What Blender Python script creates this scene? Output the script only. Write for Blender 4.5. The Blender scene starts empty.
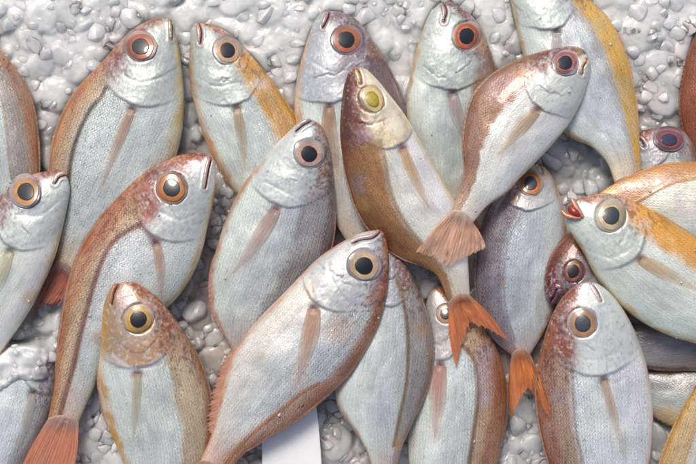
import bpy, bmesh, math, random
import numpy as np
from mathutils import Vector, Matrix
from mathutils.kdtree import KDTree

random.seed(7); RNG = np.random.default_rng(11)
S = bpy.context.scene
COL = S.collection
H = 1.20                       # camera height above the ice (m); 1 photo pixel = 1 mm on the ice

def px2w(x, y, z):             # z in mm
    x = np.asarray(x, float); y = np.asarray(y, float); z = np.asarray(z, float)
    k = 0.001 * (H - z * 0.001) / H
    return (x - 348.0) * k, (232.0 - y) * k, z * 0.001

def lin(c):
    c = np.asarray(c, float) / 255.0
    return np.where(c <= 0.04045, c / 12.92, ((c + 0.055) / 1.055) ** 2.4)

def sstep(a, b, x):
    t = np.clip((x - a) / (b - a), 0, 1); return t * t * (3 - 2 * t)

# ---------------------------------------------------------------- noise
_T = RNG.random((256, 256))
def vnoise(x, y):
    xi = np.floor(x).astype(int); yi = np.floor(y).astype(int)
    fx = x - xi; fy = y - yi; fx = fx * fx * (3 - 2 * fx); fy = fy * fy * (3 - 2 * fy)
    g = lambda a, b: _T[a % 256, b % 256]
    return (g(xi, yi) * (1 - fx) + g(xi + 1, yi) * fx) * (1 - fy) + (g(xi, yi + 1) * (1 - fx) + g(xi + 1, yi + 1) * fx) * fy
def fbm(x, y, o=3):
    s = 0; a = 1; t = 0
    for i in range(o):
        s = s + a * vnoise(x * 2 ** i + 17.3 * i, y * 2 ** i + 9.1 * i); t += a; a *= 0.55
    return s / t

def spline(pts, n, w=None):
    P = np.array(pts, float)
    P = np.vstack([2 * P[0] - P[1], P, 2 * P[-1] - P[-2]])
    out = []
    for i in range(1, len(P) - 2):
        p0, p1, p2, p3 = P[i - 1:i + 3]
        # centripetal Catmull-Rom
        t = np.linspace(0, 1, 24, endpoint=False)[:, None]
        d1 = max(np.linalg.norm(p1 - p0), 1e-3) ** .5; d2 = max(np.linalg.norm(p2 - p1), 1e-3) ** .5; d3 = max(np.linalg.norm(p3 - p2), 1e-3) ** .5
        m1 = (p2 - p1) + d2 * ((p1 - p0) / d1 - (p2 - p0) / (d1 + d2)) if i > 1 else (p2 - p1)
        m2 = (p2 - p1) + d2 * ((p3 - p2) / d3 - (p3 - p1) / (d2 + d3)) if i < len(P) - 3 else (p2 - p1)
        out.append((2 * t**3 - 3 * t**2 + 1) * p1 + (t**3 - 2 * t**2 + t) * m1 + (-2 * t**3 + 3 * t**2) * p2 + (t**3 - t**2) * m2)
    out = np.vstack(out + [P[-2][None]])
    s = np.r_[0, np.cumsum(np.linalg.norm(np.diff(out, axis=0), axis=1))]
    q = (np.linspace(0, 1, n) if w is None else w) * s[-1]
    return np.c_[np.interp(q, s, out[:, 0]), np.interp(q, s, out[:, 1])], s[-1]

def polydist(X, Y, pts, n=80):
    C, L = spline(pts, n)
    d = np.full(X.shape, 1e9); t = np.zeros(X.shape)
    for i, (a, b) in enumerate(C):
        dd = (X - a) ** 2 + (Y - b) ** 2
        m = dd < d; d[m] = dd[m]; t[m] = i / (n - 1)
    return np.sqrt(d), t

# ---------------------------------------------------------------- materials
def newmat(name):
    m = bpy.data.materials.new(name); m.use_nodes = True
    nt = m.node_tree; b = nt.nodes['Principled BSDF']
    return m, nt, b
def N(nt, t, **k):
    n = nt.nodes.new(t)
    for a, v in k.items():
        if a in n.inputs.keys(): n.inputs[a].default_value = v
        else: setattr(n, a, v)
    return n
def math_(nt, op, a, b=None, c=None):
    n = nt.nodes.new('ShaderNodeMath'); n.operation = op
    for i, v in enumerate((a, b, c)):
        if v is None: continue
        if isinstance(v, (int, float)): n.inputs[i].default_value = v
        else: nt.links.new(v, n.inputs[i])
    return n.outputs[0]

def skin_material():
    m, nt, b = newmat('wet_fish_skin'); L = nt.links.new
    col = N(nt, 'ShaderNodeVertexColor', layer_name='Col')
    sc = N(nt, 'ShaderNodeAttribute', attribute_name='scaleamt')
    uv = N(nt, 'ShaderNodeUVMap', uv_map='mm')
    # diamond lattice of scales
    mp = N(nt, 'ShaderNodeMapping'); mp.inputs['Rotation'].default_value = (0, 0, math.radians(45)); mp.inputs['Scale'].default_value = (1, 1, 1)
    pre = N(nt, 'ShaderNodeMapping'); pre.inputs['Scale'].default_value = (0.36, 0.42, 1)
    wn = N(nt, 'ShaderNodeTexNoise', Scale=0.05, Detail=2.0)
    L(uv.outputs[0], wn.inputs['Vector'])
    wadd = N(nt, 'ShaderNodeVectorMath', operation='MULTIPLY_ADD')
    L(wn.outputs['Color'], wadd.inputs[0]); wadd.inputs[1].default_value = (6, 6, 0); L(uv.outputs[0], wadd.inputs[2])
    L(wadd.outputs[0], pre.inputs[0]); L(pre.outputs[0], mp.inputs[0])
    vo = N(nt, 'ShaderNodeTexVoronoi', Scale=1.0, Randomness=0.42); L(mp.outputs[0], vo.inputs['Vector'])
    n1 = N(nt, 'ShaderNodeTexNoise', Scale=0.9, Detail=4.0, Roughness=0.6); L(uv.outputs[0], n1.inputs['Vector'])
    n2 = N(nt, 'ShaderNodeTexNoise', Scale=0.16, Detail=3.0); L(uv.outputs[0], n2.inputs['Vector'])
    # long rows (streaks along the body)
    rm = N(nt, 'ShaderNodeMapping'); rm.inputs['Scale'].default_value = (0.10, 0.55, 1); L(wadd.outputs[0], rm.inputs[0])
    rn = N(nt, 'ShaderNodeTexNoise', Scale=1.0, Detail=2.0); L(rm.outputs[0], rn.inputs['Vector'])
    dist = vo.outputs['Distance']
    df = N(nt, 'ShaderNodeVectorMath', operation='SUBTRACT'); L(mp.outputs[0], df.inputs[0]); L(vo.outputs['Position'], df.inputs[1])
    dsp = N(nt, 'ShaderNodeSeparateXYZ'); L(df.outputs[0], dsp.inputs[0])
    along = math_(nt, 'ADD', dsp.outputs['X'], dsp.outputs['Y'])
    sval = math_(nt, 'ADD', math_(nt, 'SUBTRACT', 0.42, dist), math_(nt, 'MULTIPLY', along, .38))                        # + centre, - edge
    sfade = math_(nt, 'MULTIPLY', sc.outputs['Fac'], math_(nt, 'MAXIMUM', math_(nt, 'MULTIPLY_ADD', n2.outputs['Fac'], 3.6, -1.05), .12))
    k1 = math_(nt, 'MULTIPLY', math_(nt, 'MULTIPLY', sval, sfade), .95)
    k2 = math_(nt, 'MULTIPLY', math_(nt, 'SUBTRACT', n1.outputs['Fac'], 0.5), 0.42)
    k3 = math_(nt, 'MULTIPLY', math_(nt, 'SUBTRACT', rn.outputs['Fac'], 0.5), 0.34)
    sx = N(nt, 'ShaderNodeSeparateXYZ'); L(wadd.outputs[0], sx.inputs[0])
    row = math_(nt, 'SINE', math_(nt, 'MULTIPLY', sx.outputs['Y'], 1.75))
    rowf = math_(nt, 'MULTIPLY', math_(nt, 'MULTIPLY', row, math_(nt, 'MULTIPLY_ADD', n2.outputs['Fac'], 1.6, -.25)), math_(nt, 'MULTIPLY', sc.outputs['Fac'], 1.0))
    k4 = math_(nt, 'MULTIPLY', rowf, 0.2)
    gl = math_(nt, 'MULTIPLY', math_(nt, 'GREATER_THAN', math_(nt, 'MULTIPLY', math_(nt, 'SUBTRACT', .5, dist), n1.outputs['Fac']), .235), math_(nt, 'MULTIPLY', sc.outputs['Fac'], .30))  # bright glints at scale centres, painted into the skin colour
    kb = math_(nt, 'ADD', math_(nt, 'ADD', math_(nt, 'ADD', math_(nt, 'ADD', k1, k2), k3), math_(nt, 'ADD', k4, gl)), 1.0)
    mul = N(nt, 'ShaderNodeVectorMath', operation='SCALE'); L(col.outputs[0], mul.inputs[0]); L(kb, mul.inputs['Scale'])
    # iridescence: thin hue drift of the silver, belonging to the skin
    ir = N(nt, 'ShaderNodeTexNoise', Scale=0.35, Detail=3.0, Roughness=0.65); L(uv.outputs[0], ir.inputs['Vector'])
    cr = N(nt, 'ShaderNodeValToRGB'); L(ir.outputs['Fac'], cr.inputs[0])
    e = cr.color_ramp.elements; e[0].position = .3; e[0].color = (0.90, 0.90, 1.0, 1); e[1].position = .7; e[1].color = (0.91, 1.0, 0.97, 1)
    x = cr.color_ramp.elements.new(.5); x.color = (1.02, 1.0, 0.97, 1)
    mm = N(nt, 'ShaderNodeVectorMath', operation='MULTIPLY'); L(mul.outputs[0], mm.inputs[0]); L(cr.outputs[0], mm.inputs[1])
    L(mm.outputs[0], b.inputs['Base Color'])
    b.inputs['Metallic'].default_value = 0.22
    L(math_(nt, 'MULTIPLY_ADD', n1.outputs['Fac'], 0.30, 0.20), b.inputs['Roughness'])
    b.inputs['Coat Weight'].default_value = 0.6; b.inputs['Coat Roughness'].default_value = 0.10
    b.inputs['Subsurface Weight'].default_value = 0.0
    h = math_(nt, 'ADD', math_(nt, 'MULTIPLY', math_(nt, 'MULTIPLY', sval, sfade), 1.0), math_(nt, 'MULTIPLY', n1.outputs['Fac'], 0.45))
    h = math_(nt, 'ADD', math_(nt, 'ADD', h, math_(nt, 'MULTIPLY', rn.outputs['Fac'], 0.5)), math_(nt, 'MULTIPLY', rowf, .12))
    bp = N(nt, 'ShaderNodeBump', Strength=0.42, Distance=0.0010); L(h, bp.inputs['Height'])
    L(bp.outputs[0], b.inputs['Normal']); 
    return m

def fin_material():
    m, nt, b = newmat('fin_membrane'); L = nt.links.new
    col = N(nt, 'ShaderNodeVertexColor', layer_name='Col')
    uv = N(nt, 'ShaderNodeUVMap', uv_map='mm')       # x across rays, y along
    mp = N(nt, 'ShaderNodeMapping'); mp.inputs['Scale'].default_value = (1, 0.06, 1); L(uv.outputs[0], mp.inputs[0])
    n = N(nt, 'ShaderNodeTexNoise', Scale=1.1, Detail=2.0); L(mp.outputs[0], n.inputs['Vector'])
    n2 = N(nt, 'ShaderNodeTexNoise', Scale=0.5, Detail=4.0); L(uv.outputs[0], n2.inputs['Vector'])
    k = math_(nt, 'ADD', math_(nt, 'MULTIPLY', n.outputs['Fac'], 0.9), math_(nt, 'MULTIPLY_ADD', n2.outputs['Fac'], 0.5, 0.3))
    mul = N(nt, 'ShaderNodeVectorMath', operation='SCALE'); L(col.outputs[0], mul.inputs[0]); L(k, mul.inputs['Scale'])
    L(mul.outputs[0], b.inputs['Base Color'])
    b.inputs['Roughness'].default_value = 0.33; b.inputs['Coat Weight'].default_value = 0.3; b.inputs['Coat Roughness'].default_value = 0.15
    bp = N(nt, 'ShaderNodeBump', Strength=0.5, Distance=0.0008); L(n.outputs['Fac'], bp.inputs['Height']); L(bp.outputs[0], b.inputs['Normal'])
    tr = N(nt, 'ShaderNodeBsdfTranslucent'); L(mul.outputs[0], tr.inputs[0])
    tp = N(nt, 'ShaderNodeBsdfTransparent')
    mx = N(nt, 'ShaderNodeMixShader', Fac=0.25); L(b.outputs[0], mx.inputs[1]); L(tr.outputs[0], mx.inputs[2])
    al = N(nt, 'ShaderNodeAttribute', attribute_name='scaleamt')
    mx2 = N(nt, 'ShaderNodeMixShader')
    L(math_(nt, 'MULTIPLY', al.outputs['Fac'], math_(nt, 'MULTIPLY_ADD', n.outputs['Fac'], -0.9, 1.25)), mx2.inputs[0])
    L(mx.outputs[0], mx2.inputs[1]); L(tp.outputs[0], mx2.inputs[2])
    L(mx2.outputs[0], nt.nodes['Material Output'].inputs[0])
    return m

def eye_material():
    m, nt, b = newmat('wet_eye'); L = nt.links.new
    col = N(nt, 'ShaderNodeVertexColor', layer_name='Col')
    tc = N(nt, 'ShaderNodeTexCoord')
    n = N(nt, 'ShaderNodeTexNoise', Scale=700.0, Detail=3.0); L(tc.outputs['Object'], n.inputs['Vector'])
    mul = N(nt, 'ShaderNodeVectorMath', operation='SCALE'); L(col.outputs[0], mul.inputs[0])
    L(math_(nt, 'MULTIPLY_ADD', n.outputs['Fac'], 0.7, 0.65), mul.inputs['Scale']); L(mul.outputs[0], b.inputs['Base Color'])
    b.inputs['Roughness'].default_value = 0.28; b.inputs['Coat Weight'].default_value = 0.8; b.inputs['Coat Roughness'].default_value = 0.04
    bp = N(nt, 'ShaderNodeBump', Strength=0.12, Distance=0.0006); L(n.outputs['Fac'], bp.inputs['Height']); L(bp.outputs[0], b.inputs['Normal'])
    return m

SKIN, FIN, EYE = skin_material(), fin_material(), eye_material()

# ---------------------------------------------------------------- mesh helper
def grid_mesh(name, V, nu, nv, wrap, mat, col=None, amt=None, uv=None, parent=None, extra=None):
    """V: (nu*nv,3) world metres."""
    f = []
    i = np.arange(nu - 1)[:, None]; j = np.arange(nv if wrap else nv - 1)[None, :]
    a = i * nv + j; b_ = i * nv + (j + 1) % nv; c = (i + 1) * nv + (j + 1) % nv; d = (i + 1) * nv + j
    Q = np.stack([a, b_, c, d], -1).reshape(-1, 4)
    me = bpy.data.meshes.new(name)
    me.vertices.add(len(V)); me.vertices.foreach_set('co', V.astype(np.float32).ravel())
    me.loops.add(Q.size); me.loops.foreach_set('vertex_index', Q.ravel().astype(np.int32))
    me.polygons.add(len(Q)); me.polygons.foreach_set('loop_start', np.arange(0, Q.size, 4, dtype=np.int32))
    me.polygons.foreach_set('loop_total', np.full(len(Q), 4, np.int32))
    me.polygons.foreach_set('use_smooth', np.ones(len(Q), bool))
    me.update(calc_edges=True)
    if col is not None:
        ca = me.color_attributes.new('Col', 'FLOAT_COLOR', 'POINT')
        ca.data.foreach_set('color', np.c_[col, np.ones(len(col))].astype(np.float32).ravel())
    if amt is not None:
        at = me.attributes.new('scaleamt', 'FLOAT', 'POINT'); at.data.foreach_set('value', amt.astype(np.float32))
    if uv is not None:
        ul = me.uv_layers.new(name='mm'); ul.data.foreach_set('uv', uv[Q.ravel()].astype(np.float32).ravel())
    me.materials.append(mat)
    o = bpy.data.objects.new(name, me); COL.objects.link(o)
    if parent is not None:
        o.parent = parent; me.transform(Matrix.Translation(-parent.location)) if parent.type == 'EMPTY' else None
    return o

# ---------------------------------------------------------------- stacking height map (photo-pixel space)
X0, Y0, W_, H_ = -260, -220, 1260, 960
HM = 5 + 5 * fbm(np.arange(W_)[None, :] / 40 + 0 * np.arange(H_)[:, None], np.arange(H_)[:, None] / 40 + 0 * np.arange(W_)[None, :])
COVER = np.zeros((H_, W_), bool)
def hm(x, y):
    xi = np.clip(np.round(x - X0).astype(int), 0, W_ - 1); yi = np.clip(np.round(y - Y0).astype(int), 0, H_ - 1)
    return HM[yi, xi]
def hm_put(x, y, z):
    t = np.full((H_, W_), -99.0)
    xi = np.clip(np.round(x - X0).astype(int), 1, W_ - 2); yi = np.clip(np.round(y - Y0).astype(int), 1, H_ - 2)
    np.maximum.at(t, (yi, xi), z)
    for _ in range(1):
        t = np.maximum.reduce([t, np.roll(t, 1, 0), np.roll(t, -1, 0), np.roll(t, 1, 1), np.roll(t, -1, 1)])
    global HM, COVER
    COVER |= t > -50
    HM = np.maximum(HM, t)

NU, NT, NB = 280, 144, 22
UU = np.linspace(0, 1, NU) ** 1.12
th_top = np.linspace(0, math.pi, NT)
th_bot = np.linspace(math.pi, 2 * math.pi, NB + 2)[1:-1]
TH = np.r_[th_top, th_bot]; NV = len(TH)
VV = np.cos(TH)                                  # +1 dorsal, -1 ventral

SIL = (205, 207, 210)
DEF = dict(back=(170, 160, 162), flank=(200, 206, 207), belly=(216, 221, 218), dedge=(170, 115, 80), vedge=(205, 165, 110),
           dw=.14, vw=.10, backv=.42, head=(194, 198, 201), brow=(140, 105, 110), browv=.45, browu=.22,
           thick=.40, scale=.75, ll=None, lcol=(150, 112, 70), lw=1.2, lstr=.7, blot=(), pec=None, pcol=(205, 150, 95), pw=9,
           eye=None, iris=((214, 130, 60), (170, 80, 45), (205, 190, 190)), pupil=(22, 24, 30), mouth=None, lip=(185, 95, 75),
           tail=None, tcol=(200, 120, 75), talpha=.25, dfin=(.32, .86, 2.5), afin=(.62, .85, 2.5), fcol=None, late=False, slack=9, gill=True, ecc=(1, 1, 0))

def build_fish(f, fid):
    p = dict(DEF); p.update(f)
    D, LD = spline(p['d'], NU, UU); Vn, LV = spline(p['v'], NU, UU)
    # blunt the ends a little
    C = (D + Vn) / 2; hw = np.linalg.norm(D - Vn, axis=1) / 2
    maxh = hw.max()
    T = p['thick'] * maxh * np.interp(UU, [0, .03, .08, .16, .28, .42, .6, .8, .93, 1], [.0, .26, .48, .78, .98, 1, .86, .46, .25, .20])
    T = np.convolve(np.pad(T, 4, mode='edge'), np.ones(9) / 9, 'valid'); T[0] *= .3
    T = np.minimum(T, hw * .9 + .3)
    u = np.repeat(UU[:, None], NV, 1); v = np.repeat(VV[None, :], NU, 0)
    sinT = np.sin(TH)[None, :]
    X = C[:, 0:1] + (D - Vn)[:, 0:1] / 2 * v; Y = C[:, 1:2] + (D - Vn)[:, 1:2] / 2 * v
    prof = np.sign(sinT) * np.abs(sinT) ** 1.25
    Z = T[:, None] * np.where(sinT > 0, prof, prof * .8)
    Lm = (LD + LV) / 2
    um = u * Lm; vm = v * hw[:, None]
    if not (True): pass
    # ---- masks
    if p['pec'] is not None:
        (bx, by), (tx, ty) = p['pec'][0], p['pec'][-1]
        k = np.argmin((X[:, :NT] - bx) ** 2 + (Y[:, :NT] - by) ** 2); iu, iv = divmod(k, NT)
        u0, v0 = UU[iu], VV[iv]
    else: u0, v0 = .31, -.1
    ug = u0 - .018 - .10 * np.clip(np.abs(v - (v0 + .12)), 0, 2) ** 1.8 + .0 * u
    dg = (u - ug) * Lm                                     # mm past the gill edge
    head = 1 - sstep(-1.5, .8, dg)
    nz = fbm(um / 9 + fid * 7.7, vm / 9 + fid * 3.1, 3); nf = fbm(um / 2.6 + fid * 5.7, vm / 2.6 + 40, 3); nb = fbm(um / 28 + fid * 2.3, vm / 18 + 11, 2)
    top = np.repeat((sinT > 0), NU, 0)
    # ---- relief (top side)
    R = np.zeros_like(X)
    if p['gill']:
        dg = dg + (nz - .5) * 3.5 + (nf - .5) * 1.0
        near_p = np.exp(-(np.clip(np.abs(v - v0) - .12, 0, 2) / .42) ** 2)
        R += (.15 + 1.4 * near_p) * (1 - sstep(-.8, 1.6, dg)) * np.exp(-np.clip(-dg, 0, 99) / 18)
        up = ug - .085 - .03 * np.cos(v * 3 + fid); dp = (u - up) * Lm + (nz - .5) * 8 + (nf - .5) * 2
        pst = sstep(.35, .65, fbm(um / 14 + fid * 1.9, vm / 10 + 5, 2)) * (1 - sstep(.45, .8, v))
        R += (.55 * (1 - sstep(-.8, 1.4, dp)) * np.exp(-np.clip(-dp, 0, 99) / 9) - .35 * np.exp(-(dp - .9) ** 2 / 1.6)) * pst
        R += (fbm(um / 16 + fid, vm / 12 + 2, 2) - .5) * .9 * head * sstep(0, .05, u) + (nf - .5) * .15 * head
    R += (nf - .5) * .25 + (nb - .5) * 3.0 * sstep(.2, .5, u) * sstep(0, .2, 1 - u)
    for g in p.get('groove', ()):
        dd, _ = polydist(X, Y, g[0]); R -= .4 * g[1] * np.exp(-(dd / g[2]) ** 2) * (.3 + nz)
    if p['pec'] is not None:
        r = np.hypot(X - p['pec'][0][0], Y - p['pec'][0][1]); R -= 2.2 * np.exp(-(r / 4.2) ** 2) * sstep(-1.5, .5, dg)
    if p['eye']:
        ex, ey, er = p['eye']; re = np.hypot(X - ex, Y - ey)
        R += .55 * np.exp(-((re - er * 1.1) / 3.0) ** 2) - 1.6 * (1 - sstep(er * .75, er * 1.05, re))
    if p['mouth'] is not None:
        dm, tm = polydist(X, Y, p['mouth'])
        R -= 1.8 * np.exp(-(dm / 1.3) ** 2)
        R += .9 * np.exp(-((dm - 3.4) / 1.7) ** 2)
    ll = p['ll']
    if ll is not None:
        dl, tl = polydist(X, Y, ll); R += .35 * np.exp(-(dl / 1.6) ** 2)
    edge = np.clip(sinT, 0, 1) ** .35
    lim = np.minimum(1, T[:, None] / 6)
    Z = Z + np.where(top, R * edge * lim, 0)
    # ---- pigment
    c = {k: lin(p[k]) for k in ('back', 'flank', 'belly', 'dedge', 'vedge', 'head', 'brow')}
    def mix(A, B, t): return A + (B - A) * t[..., None]
    c['head'] = c['head'] * np.array([.92, .98, .86])
    for k_ in ('flank', 'belly'): c[k_] = np.clip(c[k_] * 1.09 * np.array([.985, 1.015, .965]), 0, .86)
    for k_ in ('dedge', 'back', 'brow'):
        c[k_] = c[k_] * (np.array([1.04, .93, .66]) if p[k_][0] > p[k_][2] + 12 else np.array([1.0, .98, .84]))
        m_ = c[k_].mean(); c[k_] = np.clip(m_ + (c[k_] - m_) * 1.08, .01, .8)
    headc = 1 - sstep(-1.5 - 14 * (1 - near_p), .8 + 7 * (1 - near_p), dg) if p['gill'] else head
    wob = (nz - .5) * .22
    bv = p['backv']
    if ll is not None:                                      # the back begins at the lateral line
        Cl, _ = spline(ll, 60); ul = []; vl = []
        for a, b in Cl[::4]:
            k = np.argmin((X[:, :NT] - a) ** 2 + (Y[:, :NT] - b) ** 2); i_, j_ = divmod(k, NT); ul.append(UU[i_]); vl.append(VV[j_])
        o_ = np.argsort(ul); bv = np.interp(u, np.array(ul)[o_], np.array(vl)[o_]); wob = wob * .2
    A = mix(np.broadcast_to(c['belly'], X.shape + (3,)), np.broadcast_to(c['flank'], X.shape + (3,)), sstep(-.7, -.1, v + wob))
    A = mix(A, c['back'], sstep(-.05, .12, v - bv + wob) * .92)
    hd = mix(np.broadcast_to(c['head'], X.shape + (3,)), c['brow'], sstep(-.12, .2, v + wob * 1.6 - p['browv']) * (1 - .35 * sstep(p['browu'], p['browu'] + .1, u)))
    hd = mix(hd, c['brow'], (1 - sstep(.0, .05, u)) * .5)
    hd = mix(hd, np.array([.74, .76, .78]), sstep(.56, .74, nf) * .45)
    hd = mix(hd, np.array([.28, .20, .30]), sstep(.58, .8, fbm(um / 5 + 3, vm / 3 + fid, 3)) * .4)
    A = mix(A, hd, headc * .95)
    if p['gill']:
        A = mix(A, lin((110, 88, 92)), np.exp(-((dg - .9) / 1.5) ** 2) * .42 * np.exp(-(np.clip(np.abs(v - v0) - .3, 0, 2) / .35) ** 2))
        A = mix(A, lin((130, 105, 115)), np.exp(-((dp - .9) / 1.4) ** 2) * .28 * pst)
    en = sstep(.25, .7, fbm(um / 22 + fid * 4.1, vm / 8 + 31, 3)); de_ = c['dedge'] * .78 + .22 * c['dedge'].mean()
    A = mix(A, c['dedge'], sstep(1 - p['dw'] * 1.25, 1 - p['dw'] * .75, v + wob * .5) * (.6 + .25 * en) * sstep(.16, .26, u) * sstep(0, .1, 1 - u)) if p.get('crisp') else mix(A, de_, sstep(1 - p['dw'] * 1.7, 1 - p['dw'] * .45, v + wob * 1.2) * (.45 + .45 * en) * sstep(.0, .12, u))
    A = mix(A, c['dedge'] * .85, sstep(.93, .985, v + wob * .15) * (.2 + .5 * en) * sstep(.02, .15, u))
    ev = sstep(.3, .7, fbm(um / 18 + fid * 6.1, vm / 8 + 61, 3)); A = mix(A, c['vedge'], sstep(1 - p['vw'] * 1.9, 1 - p['vw'] * .3, -v + wob * .9) * (.4 + .5 * ev) * sstep(.02, .15, u))
    tn = sstep(.80, .98, u); A = mix(A, (c['dedge'] * .5 + c['vedge'] * .5), tn * .45)
    if ll is not None:
        A = mix(A, lin(p['lcol']) * .8, np.exp(-(dl / (p['lw'] * 1.15)) ** 4) * min(1, p['lstr'] * 1.15))
        A = mix(A, lin(p['lcol']) * .6 + .3 * c['flank'], np.exp(-(dl / (p['lw'] * 3)) ** 2) * p['lstr'] * .35)
    if p['pec'] is not None:
        A = mix(A, lin((95, 60, 75)), np.exp(-(np.hypot(X - bx, Y - by) / 5.4) ** 3) * .9)  # purplish shadow of the fin notch, painted into the skin
        dpe, tpe = polydist(X, Y, p['pec']); A = mix(A, lin(p['pcol']), np.exp(-(dpe / 6) ** 2) * .25)
    if p['eye']:
        A = mix(A, lin((205, 206, 208)), np.exp(-((re - er * 1.25) / 3) ** 2) * .3)
        A = mix(A, lin((105, 80, 82)), np.exp(-((re - er * 1.02) / 1.3) ** 2) * .55 * sstep(.35, .6, nz))
    if p['mouth'] is not None:
        A = mix(A, lin(p['lip']), np.exp(-(dm / 3.0) ** 2) * .55)
        A = mix(A, lin((80, 22, 20)), np.exp(-(dm / 1.3) ** 2) * .95)
    for (x, y, r, cc, s) in p['blot']:
        s = s * (.55 if cc[2] > cc[1] + 4 and cc[0] < 190 else .9)
        d_ = np.hypot(X - x, Y - y) / r + (nz - .5) * 1.1 + (nf - .5) * .5
        A = mix(A, lin(cc) * .8 + .2 * lin(cc).mean(), (1 - sstep(.15, 1.35, d_)) * s * .85)
    for (pl, r, cc, s) in p.get('bands', ()):
        d_, _ = polydist(X, Y, pl); d_ = d_ / r + (nz - .5) * .9 + (nf - .5) * .4
        A = mix(A, lin(cc) * .8 + .2 * lin(cc).mean(), (1 - sstep(.15, 1.35, d_)) * s * .85)
    st = sstep(.45, .75, fbm(um / 26 + fid, vm / 4.5 + 3, 3)) * (1 - headc) * sstep(-.95, -.5, v)
    A = A * (1 - .14 * st)[..., None]
    bz = sstep(-.05, .25, v - .2 + wob) * (1 - sstep(p['browu'] + .06, p['browu'] + .2, u))
    A = mix(A, lin((88, 50, 48)), sstep(.52, .66, fbm(um / 3.2 + fid * 2, vm / 2.4 + 9, 3)) * bz * .55)
    A = mix(A, np.array([.7, .7, .7]), sstep(.64, .8, fbm(um / 2.6 + fid * 5, vm / 2.2 + 19, 3)) * headc * .45)
    A = A * (1 + (nb - .5) * .28)[..., None]
    A = np.clip(A, .005, .9)
    sa = p['scale'] * (.55 + .45 * sstep(-.15, .45, v + wob)) * (1 - headc) * sstep(0, .1, 1 - np.abs(v)) 
    # ---- stacking: straight tilt from head to tail
    xs, ys = X[::3, ::3], Y[::3, ::3]; zr = Z[::3, ::3]; us = u[::3, ::3]; vs = v[::3, ::3]
    hh = hm(xs, ys)
    need = np.maximum(hh - zr - p['slack'], np.where((np.abs(vs) > .8), hh + .5 - zr * 0 - 3, -99))
    need = np.where(zr > 0, np.maximum(need, hh + 1.5 - zr), need).ravel(); us = us.ravel()
    best = None
    for zh in np.arange(2, 90, 1.0):
        m = us > .02
        zt = np.max((need[m] - zh * (1 - us[m])) / us[m])
        zt = max(zt, 4)
        if np.max(need[~m]) > zh: continue
        cost = zh + zt + .012 * (zh - zt) ** 2
        if best is None or cost < best[0]: best = (cost, zh, zt)
    _, zh, zt = best
    zh += p.get('dzh', 0); zt += p.get('dzt', 0)
    print('FISH', fid, p['label'][:40], 'zh %.0f zt %.0f' % (zh, zt))
    zc = zh + (zt - zh) * u
    Z = Z + zc
    wx, wy, wz = px2w(X, Y, Z)
    root = bpy.data.objects.new('fish', None); COL.objects.link(root)
    root.empty_display_size = .02
    bx_, by_, bz_ = px2w(C[NU // 2, 0], C[NU // 2, 1], max(0, zc[NU // 2, 0] - T[NU // 2]))
    root.location = (float(bx_), float(by_), float(bz_))
    root['label'] = p['label']; root['category'] = 'fish'; root['group'] = 'fish laid out on crushed ice'
    body = grid_mesh('body', np.stack([wx, wy, wz], -1).reshape(-1, 3), NU, NV, True, SKIN, A.reshape(-1, 3), sa.ravel(),
                     np.stack([um, vm * 1.25], -1).reshape(-1, 2) + fid * 13.7, root)
    # height look-up on own body
    Xt, Yt, Zt = X[:, :NT], Y[:, :NT], Z[:, :NT]
    kd = KDTree(Xt.size); xf, yf, zf = Xt.ravel(), Yt.ravel(), Zt.ravel()
    for i in range(xf.size): kd.insert((xf[i], yf[i], 0), i)
    kd.balance()
    def own(x, y):
        r = kd.find_n((x, y, 0), 4); w = [1 / (a[2] + .2) for a in r]
        return sum(zf[a[1]] * b for a, b in zip(r, w)) / sum(w), r[0][2]
    # ---- eye
    if p['eye']:
        ex, ey, er = p['eye']
        z0, _ = own(ex, ey)
        g = er * .9
        zx = (own(ex + g, ey)[0] - own(ex - g, ey)[0]) / (2 * g); zy = (own(ex, ey + g)[0] - own(ex, ey - g)[0]) / (2 * g)
        zx = np.clip(zx, -.5, .5); zy = np.clip(zy, -.5, .5)
        def disc(nm, r1, h, base, cols, par, rot=0, off=(0, 0)):
            nr, na = 16, 48
            rr = np.r_[np.linspace(0, 1, nr), 1.02]; aa = np.linspace(0, 2 * math.pi, na, endpoint=False)
            Rr, Aa = np.meshgrid(rr, aa, indexing='ij')
            irr = 1 + (.05 * np.sin(Aa * 2 + fid) + .03 * np.sin(Aa * 3 + fid * 2 + r1) + .015 * np.sin(Aa * 7 + fid)) * (.6 if nm == 'pupil' else .8)
            dx = Rr * r1 * irr * np.cos(Aa) * p['ecc'][0]; dy = Rr * r1 * irr * np.sin(Aa) * p['ecc'][1]
            ca, sa_ = math.cos(p['ecc'][2]), math.sin(p['ecc'][2]); dx, dy = dx * ca - dy * sa_ + off[0], dx * sa_ + dy * ca + off[1]
            zz = z0 + zx * dx + zy * dy + base + h * (1 - np.clip(Rr, 0, 1) ** 2) - np.where(Rr > 1, 1.4, 0)
            a_, b_, c_ = px2w(ex + dx, ey + dy, zz)
            t = np.clip(Rr, 0, 1)
            ks = np.linspace(0, 1, len(cols)); cc = np.stack([np.interp(t + (fbm(Aa * 3 + fid, Rr * 5, 2) - .5) * .34 * np.sin(np.pi * np.clip(t * 1.0, 0, 1)), ks, [lin(q)[i] for q in cols]) for i in range(3)], -1)
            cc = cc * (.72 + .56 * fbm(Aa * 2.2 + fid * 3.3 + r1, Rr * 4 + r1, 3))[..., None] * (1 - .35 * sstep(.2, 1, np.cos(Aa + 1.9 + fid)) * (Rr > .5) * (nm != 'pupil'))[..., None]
            o = grid_mesh(nm, np.stack([a_, b_, c_], -1).reshape(-1, 3), nr + 1, na, True, EYE, cc.reshape(-1, 3), None, None, root)
            if par is not None: o.parent = par
            return o
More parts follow.
